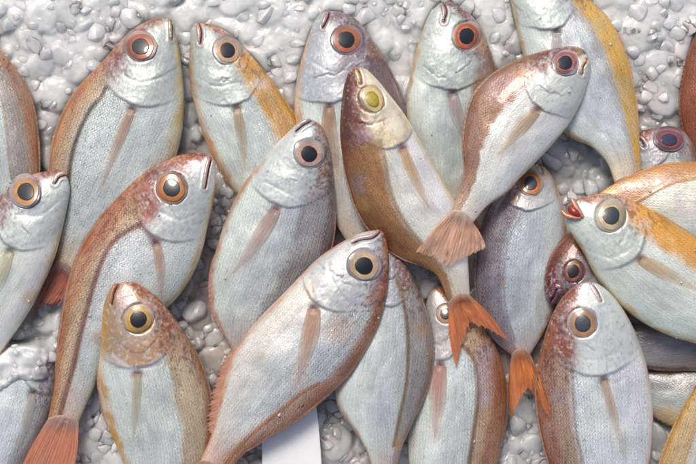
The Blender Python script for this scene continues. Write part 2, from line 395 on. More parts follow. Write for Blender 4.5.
        i1, i2, o3 = p['iris']; i1, i2, o3 = (tuple(np.clip(np.array(q_, float) * np.array([w_, w_ * .98, w_ * .92]), 0, 255)) for q_, w_ in ((tuple(np.array(i1) * .78 + np.array([205, 165, 120]) * .22 - 8), 1.0), (tuple(np.array(i2) * .78 + np.array([150, 125, 110]) * .22), .93), (o3, .9)))
        dk = tuple(np.array(i2) * .55)
        off = ((fid * 37 % 7 - 3) * .25, (fid * 53 % 7 - 3) * .25)
        oo = tuple(np.array(o3) * .5 + np.array(p['head']) * .34); mid = tuple(np.array(i2) * .5 + np.array(o3) * .5)
        e = disc('eye', er, er * .20, .25, [i2, i2, i2, i2, i2, mid, o3, oo, oo], None)
        ir = disc('iris', er * .84, er * .10, er * .20 * .42 + .40, [dk, dk, dk, dk, i1, i1, i1, tuple((np.array(i1) * .5 + np.array(i2) * .5)), i2, i2, mid], e, off=off)
        pp_ = np.array(p['pupil'], float); disc('pupil', er * .52, er * .05, er * .20 * .8 + .76, [tuple(pp_)] * 6 + [tuple(pp_ * .8), tuple(pp_ * .75 + np.array(i2) * .15)], e, off=off)
    # ---- lip: upper jaw bone along the mouth line
    if p['mouth'] is not None:
        Mp, Ml = spline(p['mouth'], 26)
        sd = p.get('lipside', 1)
        tg = np.gradient(Mp, axis=0); nn = np.c_[-tg[:, 1], tg[:, 0]]; nn /= np.linalg.norm(nn, axis=1)[:, None] + 1e-9
        for s_, wdt in ((1, 1.9),):
            vs_ = []; na = 10
            for i, (a, b) in enumerate(Mp):
                t = i / 25; w = wdt * (.55 + .6 * math.sin(math.pi * min(1, t * .75 + .22))) * (1 if t < .93 else .6)
                cx_, cy_ = a + nn[i, 0] * s_ * (w * .8 + .4), b + nn[i, 1] * s_ * (w * .8 + .4)
                zo = own(cx_, cy_)[0] + .3
                for q in range(na):
                    an = 2 * math.pi * q / na
                    vs_.append((cx_ + nn[i, 0] * w * math.cos(an), cy_ + nn[i, 1] * w * math.cos(an), zo + w * .75 * math.sin(an)))
            vs_ = np.array(vs_); cc = np.tile(lin(p['lip']), (len(vs_), 1)) * (.75 + .5 * fbm(vs_[:, 0] / 3, vs_[:, 1] / 3, 2))[:, None]
            tt = np.repeat(np.linspace(0, 1, 26), na)[:, None]; cc = cc * (1 - .3 - .5 * tt) + c['head'] * (.3 + .5 * tt)
            a_, b_, c_ = px2w(vs_[:, 0], vs_[:, 1], vs_[:, 2])
            grid_mesh('lip', np.c_[a_, b_, c_], 26, na, True, SKIN, cc, np.zeros(len(cc)), vs_[:, :2].copy(), root)
    # ---- pectoral fin lying on the flank
    if p['pec'] is not None:
        Pp, Pl = spline(p['pec'], 40); tg = np.gradient(Pp, axis=0); nn = np.c_[-tg[:, 1], tg[:, 0]]; nn /= np.linalg.norm(nn, axis=1)[:, None] + 1e-9
        na = 13; pts = []; tt = []; ac = []
        for i in range(40):
            t = i / 39; w = p['pw'] * .62 * (.40 + .80 * math.sin(math.pi * min(1, t * .70 + .12))) * (1 - t ** 2.2) ** .9 + .3
            for q in range(na):
                s_ = q / (na - 1) * 2 - 1
                x, y = Pp[i] + nn[i] * w * s_
                z, dd = own(x, y); z += (1.1 * (1 - s_ * s_) + .3) * (1 - .6 * t) + .2 * math.sin(s_ * 14)
                pts.append((x, y, z)); tt.append(t); ac.append(s_)
        pts = np.array(pts); tt = np.array(tt); ac = np.array(ac)
        pc = lin(p['pcol']); pc = pc * .68 + c['flank'] * .32; cc = pc[None] * (1 - .3 * np.exp(-(tt / .10) ** 2))[:, None]
        cc = cc * (1 - .6 * tt[:, None]) + (c['flank'] * .85) * .6 * tt[:, None]
        # underside
        p2 = pts.copy(); p2[:, 2] -= .9
        G = np.concatenate([pts.reshape(40, na, 3), p2.reshape(40, na, 3)[:, ::-1]], 1)
        CC = np.concatenate([cc.reshape(40, na, 3), cc.reshape(40, na, 3)[:, ::-1]], 1)
        uvp = np.stack([np.r_[np.linspace(-1, 1, na), np.linspace(1, -1, na)][None, :].repeat(40, 0) * p['pw'] * .8, np.linspace(0, Pl, 40)[:, None].repeat(2 * na, 1)], -1)
        al = np.clip(.26 + np.concatenate([tt.reshape(40, na), tt.reshape(40, na)[:, ::-1]], 1) ** 1.2 * .75 + .35 * np.abs(np.concatenate([ac.reshape(40, na), ac.reshape(40, na)[:, ::-1]], 1)) ** 2, 0, .95)
        a_, b_, c_ = px2w(G[..., 0], G[..., 1], G[..., 2])
        grid_mesh('pectoral_fin', np.stack([a_, b_, c_], -1).reshape(-1, 3), 40, 2 * na, True, FIN, CC.reshape(-1, 3), al.ravel(), uvp.reshape(-1, 2), root)
    fc = lin(p['fcol'] if p['fcol'] else p['dedge']) * np.array([1, .96, .75])
    # ---- folded dorsal and anal fins as spined strips
    for nm, spec, E, O, in (('dorsal_fin', p['dfin'], D, Vn), ('anal_fin', p['afin'], Vn, D)):
        if not spec: continue
        a0, a1, hgt = spec; n = int(90 * (a1 - a0) / .5) + 10
        q = np.linspace(a0, a1, n); ex_ = np.interp(q, UU, E[:, 0]); ey_ = np.interp(q, UU, E[:, 1])
        ox = np.interp(q, UU, O[:, 0]); oy = np.interp(q, UU, O[:, 1])
        nx, ny = ex_ - ox, ey_ - oy; l = np.hypot(nx, ny); nx /= l; ny /= l
        tx = np.gradient(ex_); ty = np.gradient(ey_); l = np.hypot(tx, ty); tx /= l; ty /= l
        env = np.sin(np.pi * np.clip((q - a0) / (a1 - a0), 0, 1)) ** .5
        per = 5.0 if hgt < 6 else 4.0
        ph = (q * Lm / per) % 1
        hh_ = hgt * .8 * env * (.8 + .2 * (1 - ph)) if hgt < 6 else hgt * env * (.45 + .55 * (1 - ph) ** 1.0)
        zc_ = zh + (zt - zh) * q
        rows = []
        for s_, dz in ((-1.6, 1.2), (0, .7), (.35, .5), (.7, .2), (1, -.3), (1, -.9), (.5, -.9), (-1.6, -.9)):
            r = hh_ * max(s_, 0) if s_ >= 0 else np.full(n, s_)
            lean = r * (.55 if hgt < 6 else .9)
            x = ex_ + nx * r + tx * lean; y = ey_ + ny * r + ty * lean
            z = zc_ + dz + .45 * np.cos(ph * 2 * np.pi) * (s_ > 0)
            if hgt >= 6: z = np.maximum(z, hm(x, y) + 1.2 + dz)
            rows.append(np.stack([x, y, z], -1))
        G = np.stack(rows, 1)
        uvf = np.stack([np.repeat((q * Lm)[:, None], 8, 1), np.tile(np.linspace(0, hgt, 8), (n, 1))], -1)
        cc = np.tile(fc, (n * 8, 1)) * (.8 + .5 * vnoise(np.repeat(q * Lm / 2, 8), np.tile(np.arange(8.) / 3, n)))[:, None]
        al = np.clip(np.tile(np.array([.1, .1, .3, .45, .6, .6, .3, .1]), (n, 1)) + (.9 * (vnoise(q * Lm / 14 + fid, q * 0 + 3) - .35))[:, None] * (hgt < 6), 0, .95)
        cc = cc * .75 + c['flank'] * .25
        a_, b_, c_ = px2w(G[..., 0], G[..., 1], G[..., 2])
        grid_mesh(nm, np.stack([a_, b_, c_], -1).reshape(-1, 3), n, 8, True, FIN, cc, al.ravel(), uvf.reshape(-1, 2), root)
    hm_put(Xt.ravel(), Yt.ravel(), Zt.ravel())
    # ---- tail fin
    def tail():
        tD, fk, tV = p['tail'] if p['tail'] else (None,) * 3
        pd, pv = D[-1], Vn[-1]; ax = (C[-1] - C[-12]); ax /= np.linalg.norm(ax); nn = (pd - pv) / (np.linalg.norm(pd - pv) + 1e-6)
        if tD is None:
            tD = C[-1] + ax * 48 + nn * 26; tV = C[-1] + ax * 48 - nn * 26; fk = C[-1] + ax * 30
        tD, fk, tV = map(lambda q: np.array(q, float), (tD, fk, tV))
        n, m = 70, 26
        t = np.linspace(0, 1, n)
        base = pd + (pv - pd) * t[:, None]; base = base - ax * 5 * np.sin(math.pi * t)[:, None] - ax * 2
        # trailing edge
        e1, _ = spline([tD, tD * .45 + fk * .55 - ax * 2, fk], n // 2); e2, _ = spline([fk, tV * .45 + fk * .55 - ax * 2, tV], n - n // 2)
        edg = np.vstack([e1, e2]); jag = (RNG.random(n) - .5) * 3 - 3 * (RNG.random(n) > .88) + 1.0 * np.sin(t * 75)
        edg = edg + ax * (jag * np.sin(math.pi * t) ** .4)[:, None]
        r = np.linspace(0, 1, m)[None, :, None]
        bow = np.sin(math.pi * r) * 3.0 * (t[:, None, None] - .5) * -2
        G2 = base[:, None] + (edg - base)[:, None] * r + nn[None, None] * bow
        x, y = G2[..., 0], G2[..., 1]
        rr = np.repeat(np.linspace(0, 1, m)[None], n, 0)
        z = zt + .0 * x + 2.0 * rr * 0
        g = hm(x, y)
        for _ in range(3): g = (g + np.roll(g, 1, 0) + np.roll(g, -1, 0)) / 3
        z = np.maximum(z + (p.get('trise', 0)) * rr, np.where(p.get('drape', True), g + 1.8, 0))
        for _ in range(6):
            zz = z.copy(); zz[:, 1:-1] = (z[:, :-2] + z[:, 1:-1] + z[:, 2:]) / 3; zz[1:-1] = (zz[:-2] + zz[1:-1] + zz[2:]) / 3; z = np.maximum(zz, z - .3)
        z = z + .22 * np.sin(t * 2 * math.pi * 17)[:, None] * np.sin(math.pi * np.clip(rr * .9 + .05, 0, 1)) + (fbm(t[:, None] * 5 + 0 * rr, rr * 3 + fid) - .5) * 4 * rr
        G = np.concatenate([np.stack([x, y, z], -1), np.stack([x, y, z - .8], -1)[:, ::-1]], 1)
        k = 2 * m; rr2 = np.concatenate([rr, rr[:, ::-1]], 1)
        tc = lin(p['tcol']) * .8 + np.array([.13, .10, .07]); tc = tc * np.array([1.02, .98, .9]); cc = tc[None, None] * (.75 + .6 * fbm(t[:, None] * 14 + 0 * rr2, rr2 * 2 + fid, 2))[..., None]
        cc = cc + (np.clip(c['flank'] * .8, 0, 1) - cc) * (np.exp(-(rr2 / .16) ** 2) * .45)[..., None]
        uvt = np.stack([np.repeat(t[:, None] * 55, k, 1), rr2 * 45], -1)
        al = np.clip((.25 + .75 * rr2 ** 1.5) * (p['talpha'] + .38) + .25 * (vnoise(t[:, None] * 40 + 0 * rr2, rr2 * 2) - .4), 0, .9)
        a_, b_, c_ = px2w(G[..., 0], G[..., 1], G[..., 2])
        grid_mesh('tail_fin', np.stack([a_, b_, c_], -1).reshape(-1, 3), n, k, True, FIN, np.clip(cc, 0, .9).reshape(-1, 3), al.ravel(), uvt.reshape(-1, 2), root)
        hm_put(x.ravel(), y.ravel(), z.ravel())
    if p['late']: LATE.append(tail)
    else: tail()
    return root
LATE = []

#FISH_DATA
FISH = []
def F(**k): FISH.append(k)

F(label='dark maroon fish cut off by the right edge near the top', d=[(722, -10), (705, 15), (690, 48), (683, 78), (680, 105), (684, 132), (693, 158), (708, 185)],
  v=[(722, -10), (745, 20), (758, 60), (758, 110), (745, 150), (722, 185)], dedge=(140, 78, 52), dw=.3, back=(146, 88, 62), flank=(150, 110, 105), browv=-1, brow=(110, 60, 55), backv=0., lcol=(120, 70, 50))
F(label='purple headed fish with a dark red eye, right of the yellow backed fish', d=[(636, 137), (642, 131), (655, 128), (668, 126), (682, 130), (692, 142), (697, 160), (705, 190), (718, 225), (735, 260)],
  v=[(636, 137), (633, 148), (634, 165), (641, 190), (660, 225), (690, 255), (725, 268)], eye=(669, 140, 14), ecc=(1.1, .85, .2),
  iris=((150, 70, 60), (120, 55, 75), (140, 95, 120)), pupil=(50, 48, 75), brow=(125, 65, 60), dedge=(125, 60, 50), browv=.15, head=(185, 180, 192), mouth=[(637, 138), (641, 141), (644, 146)], lip=(130, 75, 85))
F(label='silver fish with a tan back, cut off by the left edge near the top', d=[(-46, 8), (-22, 26), (0, 50), (14, 66), (26, 86), (34, 110), (38, 140), (39, 172), (34, 215), (24, 250)],
  v=[(-46, 8), (-62, 45), (-62, 110), (-48, 170), (-22, 220), (8, 256)], dedge=(195, 130, 85), dw=.24, back=(178, 168, 168), brow=(170, 110, 75),
  ll=[(-22, 70), (-2, 92), (4, 115), (8, 150), (12, 190)], lcol=(190, 150, 110), lstr=.5, backv=.3)
F(label='silver fish with a red ringed eye, its nose at the top edge', d=[(440, 3), (447, 1), (460, 7), (474, 18), (485, 37), (493, 60), (498, 85), (497, 115), (489, 150), (478, 180), (468, 205)],
  v=[(440, 3), (431, 12), (422, 32), (414, 58), (409, 80), (406, 103), (408, 128), (418, 152), (434, 178), (450, 206)], eye=(467, 36, 15),
  iris=((225, 130, 80), (195, 85, 60), (214, 180, 160)), brow=(120, 90, 105), browv=.55, mouth=[(443, 3), (446, 11), (444, 21)], lip=(160, 75, 60), pec=[(453, 94), (456, 110), (462, 128), (468, 150)], pcol=(190, 160, 150), pw=10,
  vedge=(200, 155, 95), vw=.08, back=(165, 140, 135), dedge=(150, 110, 105), scale=.5, blot=[(482, 48, 9, (225, 150, 80), .7), (450, 88, 10, (150, 150, 165), .5)],
  groove=[([(426, 68), (445, 78), (462, 90)], 1.0, 1.5)])
F(label='big silver fish with a broad bright yellow back cut off by the top edge', d=[(518, -52), (530, -56), (552, -45), (572, -22), (590, 0), (606, 16), (618, 36), (627, 60), (634, 90), (638, 120), (640, 150), (642, 182)],
  v=[(518, -52), (509, -38), (508, -18), (511, 2), (517, 30), (525, 62), (537, 97), (552, 122), (572, 137), (592, 147), (607, 163), (615, 184)],
  eye=(560, -16, 15), dedge=(232, 184, 88), dw=.36, crisp=1, back=(188, 188, 198), flank=(200, 203, 210), vedge=(190, 150, 90), vw=.10, pec=[(557, 33), (556, 55), (555, 80), (553, 104)], pcol=(210, 200, 190), pw=9,
  brow=(140, 130, 140), scale=.6, head=(200, 204, 210), fcol=(210, 160, 80), tail=[(668, 225), (640, 214), (612, 228)])
F(label='silver fish with red lips and a wide golden back, second from left along the top', d=[(195, 23), (205, 23), (218, 27), (233, 36), (247, 51), (261, 67), (275, 86), (288, 105), (298, 124), (304, 155), (300, 195), (290, 240)],
  v=[(195, 23), (191, 30), (190, 45), (189, 65), (191, 90), (196, 112), (204, 137), (215, 162), (230, 184), (248, 205), (270, 243)], eye=(227, 50, 14.5),
  iris=((232, 170, 110), (222, 185, 160), (206, 205, 205)), brow=(175, 110, 80), browv=.6, mouth=[(199, 24), (201, 33), (200, 43)], lip=(200, 105, 85), dedge=(218, 170, 88), dw=.55, crisp=1, vedge=(212, 150, 95), vw=.12,
  back=(196, 190, 190), pec=[(237, 109), (240, 128), (243, 148), (245, 170)], pcol=(212, 175, 130), pw=8, fcol=(200, 145, 60), blot=[(218, 35, 5, (120, 90, 120), .6), (243, 56, 7, (200, 120, 60), .6), (258, 83, 8, (235, 235, 240), .6)],
  groove=[([(198, 78), (215, 86), (238, 82)], 1.0, 1.5)])
F(label='mauve browed fish at the top, behind the golden brown fish', d=[(324, 12), (333, 11), (347, 14), (360, 22), (370, 37), (384, 58), (397, 84), (404, 110), (402, 145), (388, 190), (370, 240)],
  v=[(324, 12), (317, 17), (310, 32), (304, 50), (298, 74), (294, 100), (297, 128), (306, 160), (322, 200), (348, 244)], eye=(347, 40, 16),
  iris=((205, 120, 75), (180, 95, 55), (165, 130, 140)), brow=(135, 115, 135), browv=.0, head=(180, 180, 196), mouth=[(329, 12), (327, 19), (323, 27)], lip=(175, 105, 85), dedge=(120, 95, 105), dw=.3, back=(130, 110, 118),
  vedge=(205, 155, 105), vw=.1, pec=[(329, 108), (329, 128), (333, 150), (338, 175)], pcol=(200, 135, 60), pw=12, blot=[(376, 55, 10, (190, 135, 75), .7), (372, 45, 6, (150, 70, 40), .6)],
  groove=[([(312, 62), (335, 72), (352, 62)], 1.0, 1.5)], bands=[([(330, 140), (336, 190), (345, 235)], 14, (190, 140, 90), .45)])
F(label='large silver fish with a yellow belly edge and dark side line, at the top left', d=[(168, 17), (156, 18), (141, 24), (127, 34), (114, 48), (100, 64), (85, 80), (73, 95), (63, 113), (55, 135), (50, 158), (48, 182), (49, 212), (53, 240), (56, 262)],
  v=[(168, 17), (174, 22), (176, 34), (179, 50), (182, 70), (184, 95), (183, 122), (179, 146), (168, 175), (150, 205), (120, 235), (90, 258), (72, 276)], eye=(140.5, 46, 16),
  iris=((205, 110, 60), (165, 75, 50), (200, 160, 150)), brow=(135, 75, 60), browv=.5, mouth=[(171, 20), (172, 29), (172, 39)], lip=(165, 105, 50), dedge=(185, 122, 82), dw=.16, back=(188, 170, 158), vedge=(222, 184, 92), vw=.17,
  ll=[(106, 87), (101, 97), (92, 107), (84, 121), (76, 140), (71, 160), (68, 185), (64, 215)], lcol=(92, 60, 30), lstr=1, lw=2.1, pec=[(132, 110), (126, 124), (118, 144), (110, 164), (103, 184)], pcol=(216, 158, 118), pw=8,
  tail=[(27, 331), (39, 306), (58, 306)], tcol=(165, 75, 60), blot=[(113, 62, 9, (150, 120, 165), .55), (160, 22, 7, (165, 100, 35), .7), (133, 112, 5, (110, 85, 120), .6)], scale=.95,
  groove=[([(118, 72), (140, 82), (165, 76)], 1.1, 1.5)])
F(label='pale silver fish with a yellow patch on its belly, below the dark grey strip', d=[(800, 385), (770, 368), (735, 362), (700, 365), (670, 370), (645, 372), (610, 368)],
  v=[(800, 385), (775, 410), (740, 425), (705, 430), (675, 427), (645, 410), (612, 388)], back=(165, 168, 178), flank=(182, 186, 190), vedge=(215, 165, 70), vw=.22, blot=[(668, 416, 12, (222, 170, 60), .85)], backv=.2)
F(label='dark grey flank of a fish showing below the open mouthed fish', d=[(800, 345), (770, 322), (735, 312), (700, 310), (665, 316), (635, 326), (605, 340)],
  v=[(800, 345), (770, 365), (735, 372), (700, 371), (668, 370), (640, 366), (608, 354)], back=(125, 120, 135), flank=(140, 136, 146), belly=(150, 144, 148), vedge=(120, 85, 70), dedge=(140, 100, 80), backv=.2)
F(label='silver fish with a rust brown back and salmon fin, below the forked tail', d=[(432, 289), (440, 286), (455, 292), (470, 303), (484, 320), (495, 343), (503, 366), (507, 392), (506, 420), (500, 448), (492, 480), (480, 520), (468, 560)],
  v=[(432, 289), (427, 300), (424, 318), (421, 345), (416, 375), (411, 410), (408, 445), (412, 480), (425, 520), (445, 560)], eye=(446, 314, 10.5), iris=((215, 170, 100), (190, 150, 130), (185, 180, 190)), head=(185, 175, 180), brow=(175, 110, 70), browv=.2,
  dedge=(160, 92, 60), dw=.26, back=(186, 164, 152), ll=[(462, 345), (473, 358), (477, 378), (478, 400), (474, 430), (468, 470)], lcol=(150, 108, 66), lstr=.85, lw=2.1, pec=[(440, 366), (438, 385), (437, 410), (435, 438)], pcol=(214, 128, 90), pw=14,
  vedge=(190, 170, 150), scale=.95, bands=[([(486, 350), (483, 375), (485, 400)], 10, (175, 160, 190), .5), ([(500, 380), (495, 420), (485, 460)], 9, (165, 95, 60), .6)])
F(label='slim plain silver fish with a thin side line, left of the salmon finned fish', d=[(384, 240), (393, 246), (403, 260), (414, 280), (424, 303), (431, 330), (433, 358), (428, 386), (418, 410), (407, 434), (399, 458), (394, 480)],
  v=[(384, 240), (374, 256), (364, 285), (352, 325), (341, 360), (335, 392), (343, 414), (356, 432), (368, 455), (374, 480)], back=(158, 153, 160), flank=(198, 201, 204), dedge=(150, 125, 120), dw=.12, vedge=(190, 130, 90), vw=.08,
  ll=[(394, 275), (403, 300), (407, 325), (408, 355), (406, 385), (400, 415), (394, 445)], lcol=(135, 110, 70), lstr=.85, lw=1.9, blot=[(421, 330, 9, (200, 145, 70), .7), (403, 443, 9, (200, 135, 55), .8), (398, 268, 12, (150, 145, 170), .6)],
  head=(165, 165, 185), brow=(140, 100, 90), browv=.3, scale=.7)
F(label='dark backed fish with an orange eye ring, right of the crossed tails', d=[(535, 163), (527, 164), (513, 173), (500, 188), (488, 209), (480, 234), (476, 262), (476, 290), (481, 316), (492, 338), (512, 356)],
  v=[(535, 163), (543, 166), (552, 176), (559, 192), (565, 214), (567, 245), (562, 280), (553, 310), (542, 335), (530, 355)], eye=(530, 183, 12.5), ecc=(1, 1.12, 0),
  iris=((225, 140, 60), (200, 105, 45), (215, 180, 150)), pupil=(45, 50, 60), head=(195, 192, 200), brow=(195, 130, 70), browv=.25, browu=.1, dedge=(112, 98, 118), dw=.3, back=(122, 118, 134), flank=(178, 182, 192), belly=(200, 205, 212), backv=-.2,
  ll=[(520, 215), (510, 235), (505, 260), (504, 290), (507, 315), (515, 340)], lcol=(120, 115, 125), lstr=.4, vedge=(190, 120, 60), tail=[(511, 420), (528, 388), (553, 424)], tcol=(212, 120, 45), talpha=.12, late=True,
  blot=[(502, 282, 4, (190, 140, 60), .7), (508, 205, 16, (105, 85, 120), .6), (545, 175, 9, (232, 190, 140), .6)], mouth=[(537, 163), (541, 168), (543, 174)], lip=(215, 150, 105))
F(label='dark red fish head half hidden between the orange tail and the open mouthed fish', d=[(549, 303), (545, 294), (544, 280), (547, 264), (555, 248), (566, 236), (585, 226), (612, 222), (645, 226), (680, 240)],
  v=[(549, 303), (558, 304), (575, 302), (597, 300), (625, 298), (655, 285), (682, 262)], eye=(574, 272, 12), ecc=(.85, 1.15, .4), iris=((205, 150, 60), (120, 70, 60), (115, 90, 120)), pupil=(35, 28, 35), head=(105, 68, 78), brow=(105, 45, 28), browv=-.1,
  back=(105, 55, 38), flank=(110, 75, 70), dedge=(125, 65, 32), dw=.2, mouth=[(551, 302), (555, 296), (557, 290)], lip=(140, 90, 110), blot=[(555, 292, 9, (170, 150, 185), .5)])
F(label='golden backed fish lying across behind the open mouthed fish at right', d=[(800, 195), (780, 178), (745, 167), (715, 163), (690, 163), (668, 164), (648, 169), (628, 177), (610, 186), (592, 198)],
  v=[(800, 195), (780, 225), (745, 246), (715, 252), (690, 252), (665, 245), (640, 234), (615, 220), (594, 208)], back=(196, 158, 128), flank=(212, 208, 200), dedge=(200, 140, 70), dw=.18, dfin=(.3, .8, 2), 
  ll=[(720, 170), (696, 178), (672, 183), (652, 193), (638, 201), (620, 206)], lcol=(200, 145, 80), lstr=.8, lw=1.8, tail=[(588, 203), (591, 209), (587, 215)], tcol=(190, 130, 80), bands=[([(622, 190), (645, 185), (668, 178)], 9, (170, 140, 160), .55)])
F(label='silver fish in the bottom left corner with its head under ice lumps', d=[(42, 345), (52, 358), (57, 376), (55, 396), (46, 420), (34, 445), (18, 475), (2, 505), (-12, 530)],
  v=[(42, 345), (18, 346), (-8, 360), (-25, 385), (-34, 415), (-38, 450), (-36, 490), (-28, 525)], back=(180, 178, 188), flank=(205, 210, 214), dedge=(165, 150, 160), pec=[(33, 394), (29, 412), (24, 432), (17, 452)], pcol=(205, 190, 175), pw=8, backv=.5,
  head=(190, 195, 203), brow=(160, 150, 160), vedge=(190, 160, 140))
F(label='white bellied fish with an orange ringed eye, cut off by the left edge', d=[(68, 178), (63, 172), (50, 171), (33, 174), (15, 182), (0, 196), (-22, 225), (-45, 270), (-58, 320), (-60, 370), (-56, 420)],
  v=[(68, 178), (70, 188), (67, 208), (61, 235), (54, 260), (43, 285), (27, 315), (6, 345), (-18, 378), (-40, 422)], eye=(25, 191, 16.5),
  iris=((225, 140, 60), (200, 150, 90), (180, 165, 180)), brow=(150, 110, 120), browv=.5, head=(202, 205, 212), mouth=[(66, 175), (59, 177), (55, 183)], lip=(225, 165, 145), back=(175, 175, 180), belly=(232, 234, 226), flank=(214, 218, 214),
  pec=[(10, 252), (4, 268), (-4, 290), (-12, 310)], pcol=(215, 205, 170), pw=10, vedge=(226, 214, 180), vw=.10, blot=[(46, 256, 3, (225, 165, 60), .7), (4, 262, 14, (225, 210, 160), .5), (33, 295, 8, (230, 180, 90), .6), (28, 300, 7, (226, 190, 120), .6)], scale=.5,
  groove=[([(60, 200), (40, 215), (15, 215)], 1.0, 1.8)])
F(label='large rust brown headed fish curving down to a pink tail fan at left', d=[(211, 156), (203, 153), (188, 153), (170, 158), (152, 167), (135, 180), (119, 196), (105, 211), (92, 229), (80, 251), (71, 276), (65, 303), (60, 332), (57, 358), (55, 382), (50, 408), (48, 420)],
  v=[(211, 156), (215, 163), (216, 180), (213, 203), (208, 225), (203, 248), (193, 274), (175, 300), (145, 325), (118, 345), (101, 368), (94, 388), (85, 408), (78, 424)], eye=(172, 188, 16.5),
  iris=((205, 135, 55), (190, 110, 50), (165, 110, 70)), brow=(122, 52, 36), browv=.12, browu=.3, mouth=[(211, 158), (208, 170), (205, 188)], lip=(180, 85, 60), head=(205, 205, 212), back=(194, 174, 160), flank=(214, 215, 218), dedge=(172, 98, 52), dw=.27, vedge=(205, 165, 90),
  vw=.1, ll=[(140, 224), (125, 232), (113, 242), (104, 256), (97, 274), (91, 294), (85, 316), (79, 340), (74, 364), (66, 392), (60, 414)], lcol=(140, 82, 48), lstr=1, lw=2.6, pec=[(156, 244), (159, 258), (161, 276), (161, 296)], pcol=(212, 150, 110), pw=8,
  tail=[(12, 492), (40, 478), (68, 492)], tcol=(206, 128, 100), talpha=.2, scale=1.0, blot=[(155, 172, 13, (120, 60, 55), .6), (195, 166, 8, (215, 205, 225), .6), (145, 215, 9, (200, 130, 90), .6), (98, 338, 9, (200, 150, 80), .6)],
  bands=[([(140, 185), (115, 213), (100, 240)], 11, (180, 110, 70), .6), ([(139, 226), (150, 236), (157, 242)], 3, (150, 85, 65), .8)], dfin=(.35, .9, 3.0), fcol=(165, 85, 60), groove=[([(160, 212), (180, 220), (203, 210)], 1.0, 1.6)])
F(label='plain silver fish with a pale pink ringed eye and bluish scaled back', d=[(309, 119), (316, 121), (324, 130), (329, 144), (332, 163), (334, 186), (335, 212), (333, 238), (326, 262), (312, 285), (295, 305), (272, 328), (252, 350)],
  v=[(309, 119), (301, 121), (288, 132), (272, 149), (257, 166), (245, 182), (235, 199), (226, 219), (219, 240), (213, 262), (211, 286), (214, 312), (224, 335), (234, 354)], eye=(309, 153, 15.5),
  iris=((222, 165, 150), (214, 180, 175), (196, 196, 200)), brow=(165, 140, 150), browv=.45, head=(202, 204, 212), mouth=[(311, 121), (303, 125), (296, 131)], lip=(160, 125, 135), back=(160, 158, 170), flank=(206, 208, 212), dedge=(140, 120, 130), dw=.12, backv=.25,
  vedge=(205, 150, 125), vw=.07, pec=[(276, 210), (267, 225), (252, 248), (233, 273)], pcol=(216, 170, 145), pw=12, blot=[(326, 170, 6, (195, 135, 90), .75), (325, 190, 4, (190, 120, 80), .6), (272, 205, 9, (165, 160, 170), .5), (211, 269, 4, (90, 50, 45), .8)],
  afin=(.62, .93, 4.5), fcol=(200, 130, 115), scale=1.0, groove=[([(265, 182), (285, 192), (305, 203)], 1.1, 1.6), ([(262, 208), (272, 214), (285, 205)], 1.3, 1.8)])
F(label='golden brown fish with a cloudy yellow eye and forked orange tail', d=[(355, 67), (349, 72), (344, 86), (341, 108), (340, 134), (343, 160), (348, 184), (357, 210), (371, 232), (387, 249), (404, 260), (424, 267), (437, 276), (444, 290), (449, 304)],
  v=[(355, 67), (364, 68), (376, 78), (390, 95), (405, 115), (419, 139), (432, 161), (445, 184), (458, 205), (467, 228), (468, 255), (469, 278), (470, 297)], eye=(372, 99, 14.5), ecc=(.78, 1.15, -.45),
  iris=((228, 195, 115), (235, 215, 165), (205, 175, 120)), pupil=(170, 150, 45), head=(222, 200, 170), brow=(115, 55, 38), browv=.08, mouth=[(357, 69), (360, 76), (361, 83)], lip=(190, 130, 90), back=(150, 104, 48), flank=(222, 219, 212), belly=(236, 236, 232), dedge=(112, 60, 28), dw=.34,
  ll=[(380, 140), (385, 160), (389, 185), (398, 210), (412, 232), (430, 252), (446, 275)], lcol=(170, 130, 75), lstr=.6, lw=2, pec=[(403, 149), (408, 162), (417, 182), (429, 208)], pcol=(220, 160, 85), pw=8, vedge=(235, 215, 180), vw=.08,
  blot=[(353, 82, 12, (115, 50, 35), .7), (362, 135, 14, (150, 125, 165), .75), (358, 185, 11, (165, 165, 190), .75), (356, 160, 10, (175, 115, 40), .6), (362, 205, 9, (195, 160, 50), .7), (355, 112, 12, (150, 90, 45), .6)],
  tail=[(456, 368), (470, 322), (508, 341)], tcol=(205, 110, 50), talpha=.12, scale=.6, bands=[([(348, 78), (344, 105), (345, 135)], 11, (85, 40, 22), .8), ([(347, 160), (356, 200), (376, 232)], 9, (150, 95, 30), .6), ([(366, 76), (385, 100), (398, 128)], 7, (250, 235, 205), .85), ([(395, 255), (425, 266), (446, 285)], 9, (190, 125, 45), .7)], fcol=(165, 95, 45))
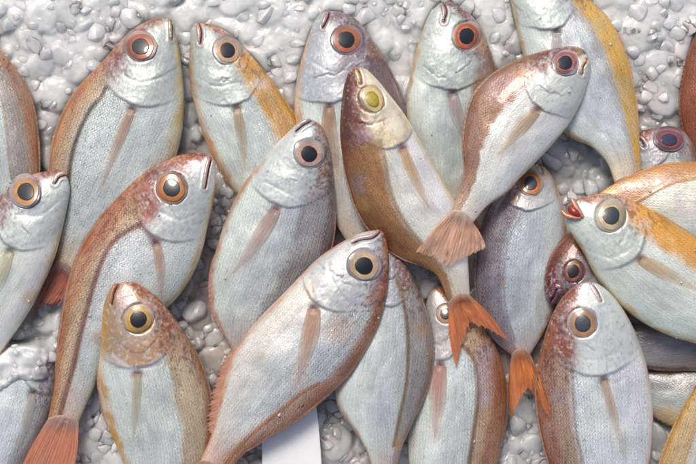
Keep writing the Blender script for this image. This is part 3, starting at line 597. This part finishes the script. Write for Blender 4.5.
F(label='white bellied fish with a mauve back, its tail fan crossing the golden fish', d=[(588, 57), (584, 50), (573, 46), (556, 48), (532, 54), (507, 65), (487, 79), (474, 95), (466, 118), (463, 145), (464, 172), (459, 192), (450, 212)],
  v=[(588, 57), (591, 65), (588, 82), (580, 104), (566, 128), (551, 146), (535, 163), (519, 179), (505, 193), (488, 205), (472, 224)], eye=(566, 63, 13.5), iris=((190, 120, 110), (150, 85, 100), (180, 150, 165)), head=(222, 222, 226),
  brow=(125, 85, 95), browv=.3, mouth=[(587, 60), (583, 66), (582, 74)], lip=(222, 160, 120), back=(150, 114, 105), flank=(228, 226, 222), belly=(238, 236, 228), backv=.28, dedge=(145, 98, 75), dw=.16, vedge=(238, 226, 200), vw=.06,
  pec=[(537, 111), (526, 122), (512, 138), (498, 155)], pcol=(224, 178, 130), pw=10, blot=[(576, 52, 6, (228, 170, 60), .8), (585, 60, 5, (230, 165, 110), .7), (500, 88, 18, (140, 110, 150), .55), (520, 90, 14, (160, 130, 150), .4)],
  tail=[(416, 252), (448, 268), (486, 248)], tcol=(222, 178, 160), talpha=.42, scale=.6, afin=(.7, .9, 2), fcol=(150, 95, 60), thick=.38, groove=[([(570, 85), (555, 95), (545, 80)], .8, 1.5)], dzh=2)
F(label='fish with a reddish brown head and gold ringed eye, at the lower left', d=[(122, 282), (133, 282), (148, 290), (162, 302), (176, 320), (190, 341), (202, 366), (210, 394), (213, 425), (209, 460), (196, 500), (178, 540)],
  v=[(122, 282), (112, 287), (105, 300), (102, 320), (101, 348), (98, 372), (101, 400), (107, 424), (117, 448), (128, 475), (142, 508), (158, 545)], eye=(138.5, 319, 16), iris=((222, 175, 75), (205, 160, 80), (205, 200, 190)), pupil=(20, 22, 28),
  head=(186, 142, 108), brow=(160, 95, 60), browv=.45, browu=.3, mouth=[(118, 284), (114, 293), (112, 304)], lip=(160, 90, 75), back=(192, 180, 170), flank=(208, 212, 210), dedge=(170, 115, 85), dw=.14, vedge=(205, 150, 50), vw=.13, backv=.35,
  pec=[(138, 374), (137, 392), (135, 414), (133, 440)], pcol=(212, 190, 150), pw=7, blot=[(125, 298, 10, (200, 180, 200), .6), (168, 345, 20, (190, 120, 80), .65), (118, 345, 12, (170, 160, 150), .5), (180, 400, 14, (215, 185, 150), .5), (150, 290, 8, (190, 110, 80), .6), (137, 374, 6, (190, 90, 50), .6)],
  scale=.9, groove=[([(112, 352), (130, 366), (160, 365), (166, 355)], 1.2, 1.6)], bands=[([(113, 356), (130, 368), (158, 368)], 3, (225, 225, 230), .6)], afin=(.3, .55, 2.5), fcol=(185, 115, 85))
F(label='fish with an open red mouth and golden back, lying at the right edge', d=[(574, 206), (578, 199), (590, 195), (606, 193), (624, 197), (643, 205), (663, 216), (685, 231), (710, 248), (750, 275), (790, 305), (815, 330)],
  v=[(574, 206), (567, 213), (566, 222), (574, 238), (584, 254), (593, 272), (606, 290), (622, 307), (645, 324), (670, 336), (696, 343), (735, 348), (775, 345), (810, 342)], eye=(611, 216, 16.5), iris=((200, 200, 185), (205, 190, 150), (200, 190, 180)), pupil=(48, 54, 60),
  head=(214, 216, 216), brow=(175, 135, 120), browv=.5, back=(205, 190, 170), flank=(214, 216, 214), belly=(218, 226, 218), dedge=(222, 165, 82), dw=.55, crisp=1, vedge=(205, 165, 100), vw=.09, backv=.45, pec=[(641, 260), (656, 268), (675, 278), (698, 290)], pcol=(214, 170, 100), pw=11,
  blot=[(588, 202, 6, (130, 85, 120), .6), (590, 210, 7, (225, 222, 232), .7), (630, 208, 8, (200, 120, 60), .7), (572, 202, 5, (175, 70, 50), .6), (645, 225, 8, (220, 205, 215), .6)], scale=.6, fcol=(200, 140, 60), thick=.36,
  openmouth=True, groove=[([(588, 250), (610, 258), (632, 248)], 1.0, 1.8)])
F(label='white faced fish with a grey pupil and brown scaled back, lower right', d=[(586, 282), (577, 284), (565, 294), (554, 311), (545, 335), (539, 360), (536, 388), (538, 415), (543, 442), (551, 470), (566, 510), (585, 545)],
  v=[(586, 282), (596, 283), (608, 291), (621, 306), (633, 327), (643, 352), (650, 382), (653, 410), (652, 440), (647, 470), (632, 510), (608, 548)], eye=(582, 323, 16), iris=((205, 140, 75), (180, 140, 110), (185, 165, 175)), pupil=(58, 66, 74),
  head=(222, 222, 228), brow=(135, 80, 75), browv=.25, browu=.3, back=(172, 148, 146), flank=(222, 225, 226), belly=(234, 235, 236), dedge=(158, 92, 54), dw=.26, ll=[(572, 362), (573, 385), (574, 410), (577, 435), (584, 468)], lcol=(150, 115, 105), lstr=.5, lw=1.5, vedge=(225, 205, 190), vw=.06,
  pec=[(604, 381), (609, 398), (615, 420), (622, 452)], pcol=(218, 180, 150), pw=7, blot=[(585, 288, 9, (236, 234, 240), .8), (572, 300, 4, (90, 60, 100), .7), (560, 330, 11, (130, 65, 50), .6), (560, 400, 12, (160, 150, 180), .55), (552, 455, 12, (165, 95, 55), .55)],
  scale=1.0, mouth=[(592, 284), (597, 292), (601, 301)], lip=(215, 175, 185), groove=[([(565, 350), (590, 360), (620, 352)], .9, 1.6), ([(600, 374), (612, 384), (625, 378)], 1.2, 1.8)])
F(label='yellowish fish cut off by the bottom right corner', d=[(735, 340), (716, 352), (700, 378), (686, 402), (675, 425), (665, 448), (658, 472), (655, 510), (662, 550)],
  v=[(735, 340), (748, 360), (756, 400), (755, 440), (740, 485), (715, 520), (685, 550)], back=(206, 190, 165), flank=(214, 210, 200), dedge=(222, 170, 85), dw=.16, backv=.1, brow=(205, 180, 140), ll=[(712, 395), (696, 425), (685, 455), (678, 490)], lcol=(215, 165, 90), lw=3, lstr=.6)
F(label='biggest silver fish, lying on top of its neighbours at bottom centre', d=[(376, 230), (382, 231), (387, 243), (389, 262), (388, 285), (384, 308), (376, 332), (363, 355), (346, 377), (329, 393), (309, 410), (286, 427), (263, 441), (242, 456), (226, 476)],
  v=[(376, 230), (368, 231), (353, 236), (335, 246), (317, 259), (299, 277), (280, 297), (262, 315), (246, 334), (233, 356), (225, 380), (219, 405), (212, 432), (200, 462)], eye=(364, 265, 17), iris=((226, 205, 160), (214, 190, 170), (188, 172, 180)), pupil=(20, 20, 22),
  head=(198, 196, 206), brow=(165, 115, 105), browv=.55, back=(182, 160, 158), flank=(208, 208, 210), belly=(210, 205, 200), dedge=(188, 112, 70), dw=.20, vedge=(190, 120, 80), vw=.08, backv=.15, mouth=[(380, 232), (372, 238), (360, 240), (353, 243)], lip=(185, 130, 130),
  pec=[(314, 309), (312, 325), (307, 348), (298, 382)], pcol=(214, 145, 85), pw=14, ll=[(318, 384), (300, 394), (284, 408), (262, 425), (245, 440), (225, 462)], lcol=(196, 125, 70), lstr=.75, lw=2.2, scale=1.0,
  blot=[(365, 240, 7, (225, 215, 225), .6), (356, 300, 10, (165, 140, 180), .6), (340, 330, 18, (212, 150, 100), .6), (262, 356, 5, (220, 165, 115), .35), (310, 290, 8, (215, 180, 120), .6), (372, 300, 10, (200, 130, 85), .6), (320, 370, 14, (160, 145, 180), .55), (380, 320, 8, (200, 120, 75), .6)],
  afin=(.60, .90, 13), dfin=(.45, .9, 3), fcol=(205, 130, 90), tail=[(196, 512), (192, 500), (160, 500)], tcol=(205, 130, 85), bands=[([(268, 440), (240, 452), (222, 466)], 9, (200, 130, 75), .5)],
  groove=[([(327, 262), (335, 285), (352, 305), (370, 308)], 1.1, 1.8), ([(310, 280), (314, 298), (324, 310)], 1.4, 1.8)])

for i, f in enumerate(FISH): 
    r = build_fish(f, i + 1); f['root'] = r
for t in LATE: t()
FISH_HM = HM.copy()

# ---- the open mouth of one fish: two lips and the red inside
def open_mouth(f):
    root = f['root']
    def tube(nm, pts, rad, z, c):
        P, _ = spline([q[:2] for q in pts], 24); na = 10; vs = []
        tg = np.gradient(P, axis=0); nn = np.c_[-tg[:, 1], tg[:, 0]]; nn /= np.linalg.norm(nn, axis=1)[:, None]
        for i in range(24):
            w = rad * (.5 + .6 * math.sin(math.pi * (i / 23 * .8 + .15)))
            zz = z + (i / 23) * 4
            for q in range(na):
                a = 2 * math.pi * q / na; vs.append((P[i, 0] + nn[i, 0] * w * math.cos(a), P[i, 1] + nn[i, 1] * w * math.cos(a), zz + w * 1.2 * math.sin(a)))
        vs = np.array(vs); a_, b_, c_ = px2w(vs[:, 0], vs[:, 1], vs[:, 2])
        cc = np.tile(lin(c), (len(vs), 1)) * (.7 + .6 * fbm(vs[:, 0] / 2, vs[:, 1] / 2, 2))[:, None]
        grid_mesh(nm, np.c_[a_, b_, c_], 24, na, True, SKIN, cc, np.zeros(len(vs)), vs[:, :2].copy(), root)
    z = float(hm(np.array(576.), np.array(212.)))
    z = OPENZ = f.get('zm', z)
    tube('lip', [(572, 199), (574, 203), (578, 210), (583, 217)], 2.9, z - 1.5, (196, 140, 120))
    tube('lip', [(562, 211), (566, 215), (571, 217), (581, 218)], 2.7, z - 1.5, (200, 135, 105))
    tube('tongue', [(570, 206), (573, 210), (576, 213), (580, 216)], 5.0, z - 2.5, (150, 48, 34))
for f in FISH:
    if f.get('openmouth'): open_mouth(f)

# ---------------------------------------------------------------- ice
def ice_material(name, trans, sss, rough, sc_=.014):
    m, nt, b = newmat(name); L = nt.links.new
    tc = N(nt, 'ShaderNodeTexCoord'); ca = N(nt, 'ShaderNodeVertexColor', layer_name='Col')
    n = N(nt, 'ShaderNodeTexNoise', Scale=45.0, Detail=3.0); L(tc.outputs['Object'], n.inputs['Vector'])
    n3 = N(nt, 'ShaderNodeTexNoise', Scale=260.0, Detail=4.0, Roughness=.6); L(tc.outputs['Object'], n3.inputs['Vector'])
    mul = N(nt, 'ShaderNodeVectorMath', operation='SCALE'); L(ca.outputs[0], mul.inputs[0]); L(math_(nt, 'MULTIPLY_ADD', n.outputs['Fac'], .3, .85), mul.inputs['Scale'])
    L(mul.outputs[0], b.inputs['Base Color'])
    b.inputs['IOR'].default_value = 1.31
    L(math_(nt, 'MULTIPLY_ADD', n.outputs['Fac'], -.9, trans + .45), b.inputs['Transmission Weight'])
    L(math_(nt, 'MULTIPLY_ADD', n3.outputs['Fac'], .3, rough - .1), b.inputs['Roughness'])
    b.inputs['Subsurface Weight'].default_value = sss; b.inputs['Subsurface Radius'].default_value = (.9, 1, 1.05); b.inputs['Subsurface Scale'].default_value = sc_
    b.inputs['Coat Weight'].default_value = .8; b.inputs['Coat Roughness'].default_value = .07; b.inputs['Coat IOR'].default_value = 1.33
    h = math_(nt, 'ADD', n.outputs['Fac'], math_(nt, 'MULTIPLY', n3.outputs['Fac'], .3))
    bp = N(nt, 'ShaderNodeBump', Strength=.45, Distance=.003); L(h, bp.inputs['Height']); L(bp.outputs[0], b.inputs['Normal'])
    return m
ICE = ice_material('crushed_ice', .34, 1, .12, .005); ICEB = ice_material('packed_ice', 0, 1, .3)
def icecol(x, y):          # wet ice with gap shade painted in lower down, frosty ice at the top; rust tint of fish water and bounced light
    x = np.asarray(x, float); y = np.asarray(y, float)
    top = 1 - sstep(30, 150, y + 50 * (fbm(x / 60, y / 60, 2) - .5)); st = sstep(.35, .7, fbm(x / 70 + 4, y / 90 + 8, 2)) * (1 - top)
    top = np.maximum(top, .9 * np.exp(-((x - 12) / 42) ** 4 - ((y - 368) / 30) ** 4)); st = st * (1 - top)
    st = np.maximum(st, np.exp(-((x - 205) / 45) ** 2 - ((y - 240) / 110) ** 2))  # brown patch: shade and bounced light between two fish, painted into the ice
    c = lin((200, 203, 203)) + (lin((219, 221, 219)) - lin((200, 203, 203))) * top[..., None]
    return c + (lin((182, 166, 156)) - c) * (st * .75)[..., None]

# packed bed below everything
nx, ny = 1180, 860
gx, gy = np.meshgrid(np.linspace(-240, 940, nx), np.linspace(-200, 660, ny), indexing='ij')
gz = -14 + 10 * fbm(gx / 60, gy / 60, 3)
for k in range(5200):
    x = RNG.uniform(-240, 940); y = RNG.uniform(-200, 660); rr = RNG.choice([6, 8, 11, 14, 17, 20]) * RNG.uniform(.8, 1.15)
    i0 = max(0, int(x + 240 - rr * 1.3)); i1 = min(nx, int(x + 240 + rr * 1.3)); j0 = max(0, int(y + 200 - rr * 1.3)); j1 = min(ny, int(y + 200 + rr * 1.3))
    if i1 - i0 < 3 or j1 - j0 < 3: continue
    dx = gx[i0:i1, j0:j1] - x; dy = gy[i0:i1, j0:j1] - y
    a = RNG.uniform(0, 3.14); e = RNG.uniform(.7, 1.0)
    q1 = dx * math.cos(a) + dy * math.sin(a); q2 = (-dx * math.sin(a) + dy * math.cos(a)) / e
    d4 = (np.abs(q1) ** 2.6 + np.abs(q2) ** 2.6 + .35 * np.abs(q1 + q2 * .6) ** 2.6) / rr ** 2.6
    tx, ty = RNG.uniform(-.28, .28, 2)
    zz = -8 + RNG.uniform(0, 7) + tx * dx + ty * dy + rr * .26 * np.sqrt(np.clip(1 - d4 * .98, 0, 1)) - 30 * (d4 > 1.02)
    blk = gz[i0:i1, j0:j1]; h_ = np.clip(.5 + .5 * (zz - blk) / 1.2, 0, 1)
    gz[i0:i1, j0:j1] = np.where(d4 < 1.02, blk * (1 - h_) + zz * h_ + .6 * h_ * (1 - h_), blk)
topz = 1 - sstep(30, 170, gy)
for _ in range(2): gz[1:-1, 1:-1] = (gz[1:-1, 1:-1] + gz[:-2, 1:-1] + gz[2:, 1:-1] + gz[1:-1, :-2] + gz[1:-1, 2:]) / 5
gz = gz * (1 - .55 * topz) + 8 * topz + (fbm(gx / 5, gy / 5, 3) - .5) * 1.1
cvm = COVER[np.clip(np.round(gy - Y0).astype(int), 0, H_ - 1), np.clip(np.round(gx - X0).astype(int), 0, W_ - 1)].astype(float)
for _ in range(6): cvm = (cvm + np.roll(cvm, 2, 0) + np.roll(cvm, -2, 0) + np.roll(cvm, 2, 1) + np.roll(cvm, -2, 1)) / 5
gz = gz - 4 * cvm
gz = np.where(cvm > .55, np.minimum(gz, -1 + (1 - cvm) * 14), gz)
mm_ = 1 - sstep(.72, 1.08, np.sqrt(((gx - 12) / 42) ** 2 + ((gy - 368 + .25 * (gx - 12)) / 25) ** 2) + .35 * (fbm(gx / 13, gy / 13, 2) - .5))   # ice heaped over the head of one fish
tgt = float(FISH_HM[int(376 - Y0) - 14:int(376 - Y0) + 10, int(0 - X0):int(45 - X0)].max()) + 2.5
gz = gz * (1 - mm_) + mm_ * (tgt + 5 * (fbm(gx / 11 + 3, gy / 11, 2) - .5) * 2 + .25 * gz)
a_, b_, c_ = px2w(gx, gy, gz)
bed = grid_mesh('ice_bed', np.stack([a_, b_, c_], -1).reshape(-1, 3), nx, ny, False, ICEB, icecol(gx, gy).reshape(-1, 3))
bed['kind'] = 'structure'

def ice_proto(k):
    bm = bmesh.new(); r = random.Random(k)
    for _ in range(16):
        v = Vector((r.gauss(0, 1), r.gauss(0, 1), r.gauss(0, 1))).normalized() * r.uniform(.75, 1.1)
        bm.verts.new((v.x, v.y * r.uniform(.7, 1), v.z * .75))
    ret = bmesh.ops.convex_hull(bm, input=bm.verts)
    bmesh.ops.delete(bm, geom=[g for g in ret['geom_interior'] if isinstance(g, bmesh.types.BMVert)], context='VERTS')
    bmesh.ops.recalc_face_normals(bm, faces=bm.faces); me = bpy.data.meshes.new('tmp'); bm.to_mesh(me); bm.free()
    o = bpy.data.objects.new('tmp', me); COL.objects.link(o)
    md = o.modifiers.new('b', 'BEVEL'); md.width = .42; md.segments = 2; md.limit_method = 'NONE'
    md = o.modifiers.new('s', 'SUBSURF'); md.levels = 1
    dg = bpy.context.evaluated_depsgraph_get(); dg.update(); ev = o.evaluated_get(dg).to_mesh()
    ev.calc_loop_triangles()
    V = np.empty(len(ev.vertices) * 3, np.float32); ev.vertices.foreach_get('co', V)
    T = np.empty(len(ev.loop_triangles) * 3, np.int32); ev.loop_triangles.foreach_get('vertices', T)
    o.evaluated_get(dg).to_mesh_clear(); bpy.data.objects.remove(o); bpy.data.meshes.remove(me)
    V = V.reshape(-1, 3); V = V * .66 + V / np.maximum(np.linalg.norm(V, axis=1, keepdims=True), .2) * .28; V += .12 * (np.stack([fbm(V[:, 0] * 2 + 5 * q, V[:, 1] * 2 + V[:, 2] * 2 + k, 2) for q in range(3)], -1) - .5)
    return V, T.reshape(-1, 3)
PROTO = [ice_proto(k) for k in range(14)]
print('proto verts', [len(p[0]) for p in PROTO][:4])
chV, chT, chC = [], [], []; off = 0
def add_chunk(x, y, z, r, flat=1.0):
    global off
    V, T = PROTO[random.randrange(len(PROTO))]
    q = Vector((random.gauss(0, 1), random.gauss(0, 1), random.gauss(0, 1))); rot = np.array(Matrix.Rotation(random.uniform(0, 6.28), 3, q.normalized()))
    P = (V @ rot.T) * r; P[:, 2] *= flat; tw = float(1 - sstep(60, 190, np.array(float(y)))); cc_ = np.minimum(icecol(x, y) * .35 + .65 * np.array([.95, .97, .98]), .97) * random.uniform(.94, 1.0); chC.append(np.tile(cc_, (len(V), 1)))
    a, b, c = px2w(x, y, z)
    chV.append(P * .001 + np.array([float(a), float(b), float(c)])); chT.append(T + off); off += len(V)
def near(x, y, r=7):
    xi = int(x - X0); yi = int(y - Y0)
    if not (r < xi < W_ - r and r < yi < H_ - r): return 0
    return COVER[yi - r:yi + r:3, xi - r:xi + r:3].mean()
nch = 0
for k in range(6000):
    x = random.uniform(-160, 860); y = random.uniform(-140, 600)
    cv = near(x, y)
    if y < 110 and x < 560 and random.random() < .3: continue
    r = random.choice([4, 6, 8, 9, 10, 11, 13, 15]) * random.uniform(.8, 1.15)
    if cv > .92:
        if random.random() < .85: continue
        z = -3 + random.uniform(-3, 2) - r * .5
    else:
        z = float(gz[int(np.clip(x + 240, 0, nx - 1)), int(np.clip(y + 200, 0, ny - 1))]) + r * random.uniform(-.6, -.1)
    if r > 10 and cv > .3: r *= .7
    add_chunk(x, y, z, r, .75); nch += 1
# lumps the photo shows lying higher
for (x, y, s, n, z0) in [(18, 366, 26, 11, 40), (590, 150, 26, 26, 14), (560, 160, 12, 8, 14), (195, 275, 8, 8, 14), (200, 300, 14, 14, 12), (95, 440, 14, 12, 16), (100, 405, 6, 6, 8), (640, 60, 34, 36, 16), (660, 30, 30, 20, 18), (660, 100, 18, 14, 14), (330, 430, 10, 12, 8)]:
    for _ in range(n):
        a = random.uniform(0, 6.28); q = s * math.sqrt(random.random())
        xx, yy = x + q * math.cos(a), y + q * math.sin(a) * .8
        rr = random.uniform(8, 14); 
        zz = z0 + random.uniform(-4, 5)
        if z0 == 40: rr *= random.uniform(.6, 1.1); zz = float(gz[int(xx + 240), int(yy + 200)]) - rr * .45
        if z0 < 40: continue
        add_chunk(xx, yy, zz, rr, .8)
for _ in range(45):
    x, y = random.uniform(0, 696), random.uniform(0, 464)
    if near(x, y, 6) > .98: add_chunk(x, y, float(hm(np.array(x), np.array(y))) + .2, random.choice([1.0, 1.3, 1.8, 2.4]))
V = np.vstack(chV); T = np.vstack(chT)
me = bpy.data.meshes.new('ice_chunks')
me.vertices.add(len(V)); me.vertices.foreach_set('co', V.astype(np.float32).ravel())
me.loops.add(T.size); me.loops.foreach_set('vertex_index', T.ravel().astype(np.int32))
me.polygons.add(len(T)); me.polygons.foreach_set('loop_start', np.arange(0, T.size, 3, dtype=np.int32)); me.polygons.foreach_set('loop_total', np.full(len(T), 3, np.int32))
me.polygons.foreach_set('use_smooth', np.ones(len(T), bool)); me.update(calc_edges=True); me.materials.append(ICE)
ca = me.color_attributes.new('Col', 'FLOAT_COLOR', 'POINT'); ca.data.foreach_set('color', np.c_[np.vstack(chC), np.ones(len(V))].astype(np.float32).ravel())
ch = bpy.data.objects.new('ice_chunks', me); COL.objects.link(ch); ch['kind'] = 'stuff'
ch['label'] = 'wet crushed ice lumps heaped between and around the fish'; ch['category'] = 'ice'
print('ICE', nch, len(V))

# ---------------------------------------------------------------- white card
def card():
    m, nt, b = newmat('white_card'); L = nt.links.new
    b.inputs['Base Color'].default_value = (.88, .88, .86, 1); b.inputs['Roughness'].default_value = .45
    tc = N(nt, 'ShaderNodeTexCoord'); n = N(nt, 'ShaderNodeTexNoise', Scale=60.0, Detail=4.0); L(tc.outputs['Object'], n.inputs['Vector'])
    bp = N(nt, 'ShaderNodeBump', Strength=.3, Distance=.002); L(n.outputs['Fac'], bp.inputs['Height']); L(bp.outputs[0], b.inputs['Normal'])
    bm = bmesh.new(); ring = [(262, 405), (316, 405), (319, 430), (322, 470), (324, 520), (262, 520)]
    z = 20
    vs = []
    for q in ring:
        a, b2, c = px2w(q[0], q[1], z + (q[1] - 440) * -.03); vs.append(bm.verts.new((float(a), float(b2), float(c))))
    f = bm.faces.new(vs); bmesh.ops.recalc_face_normals(bm, faces=[f])
    ext = bmesh.ops.extrude_face_region(bm, geom=[f]); bmesh.ops.translate(bm, verts=[g for g in ext['geom'] if isinstance(g, bmesh.types.BMVert)], vec=(0, 0, -.003))
    bmesh.ops.recalc_face_normals(bm, faces=bm.faces)
    bmesh.ops.bevel(bm, geom=list(bm.edges), offset=.0007, segments=2, affect='EDGES')
    me = bpy.data.meshes.new('plastic_tag'); bm.to_mesh(me); bm.free(); me.materials.append(m)
    o = bpy.data.objects.new('plastic_tag', me); COL.objects.link(o)
    o['label'] = 'blank white plastic tag sticking out under the biggest centre fish at the bottom'; o['category'] = 'tag'
card()

# ---------------------------------------------------------------- light, sky, camera
w = bpy.data.worlds.new('World'); S.world = w; w.use_nodes = True
nt = w.node_tree; bg = nt.nodes['Background']; sky = nt.nodes.new('ShaderNodeTexSky'); sky.sky_type = 'NISHITA'; sky.sun_disc = False
EL, AZ = math.radians(52), math.radians(-20)         # sun high, from the top of the picture, slightly left
sky.sun_elevation = EL; sky.sun_rotation = AZ; sky.air_density = .8; sky.dust_density = 4.0; sky.ozone_density = .6
nt.links.new(sky.outputs[0], bg.inputs[0]); bg.inputs[1].default_value = .135
ld = bpy.data.lights.new('sun', 'SUN'); ld.energy = 1.9; ld.angle = math.radians(22); ld.color = (1, .95, .87)
lo = bpy.data.objects.new('sun', ld); COL.objects.link(lo)
d = Vector((math.sin(AZ) * math.cos(EL), math.cos(AZ) * math.cos(EL), math.sin(EL)))
lo.rotation_euler = d.to_track_quat('Z', 'Y').to_euler(); lo.location = d * 3
cd = bpy.data.cameras.new('camera'); cam = bpy.data.objects.new('camera', cd); COL.objects.link(cam)
cam.location = (0, 0, H); cd.sensor_width = 36; cd.lens = 36 / (2 * .348 / H); cd.clip_end = 100; cd.clip_start = .05
S.camera = cam
S.view_settings.view_transform = 'Standard'; S.view_settings.look = 'None'; S.view_settings.exposure = .0; S.view_settings.gamma = 1
S.cycles.use_denoising = True
S.cycles.max_bounces = 8; S.cycles.transmission_bounces = 6; S.cycles.transparent_max_bounces = 8; S.cycles.caustics_refractive = True; S.cycles.sample_clamp_indirect = 4; S.cycles.blur_glossy = .5; S.cycles.caustics_reflective = False
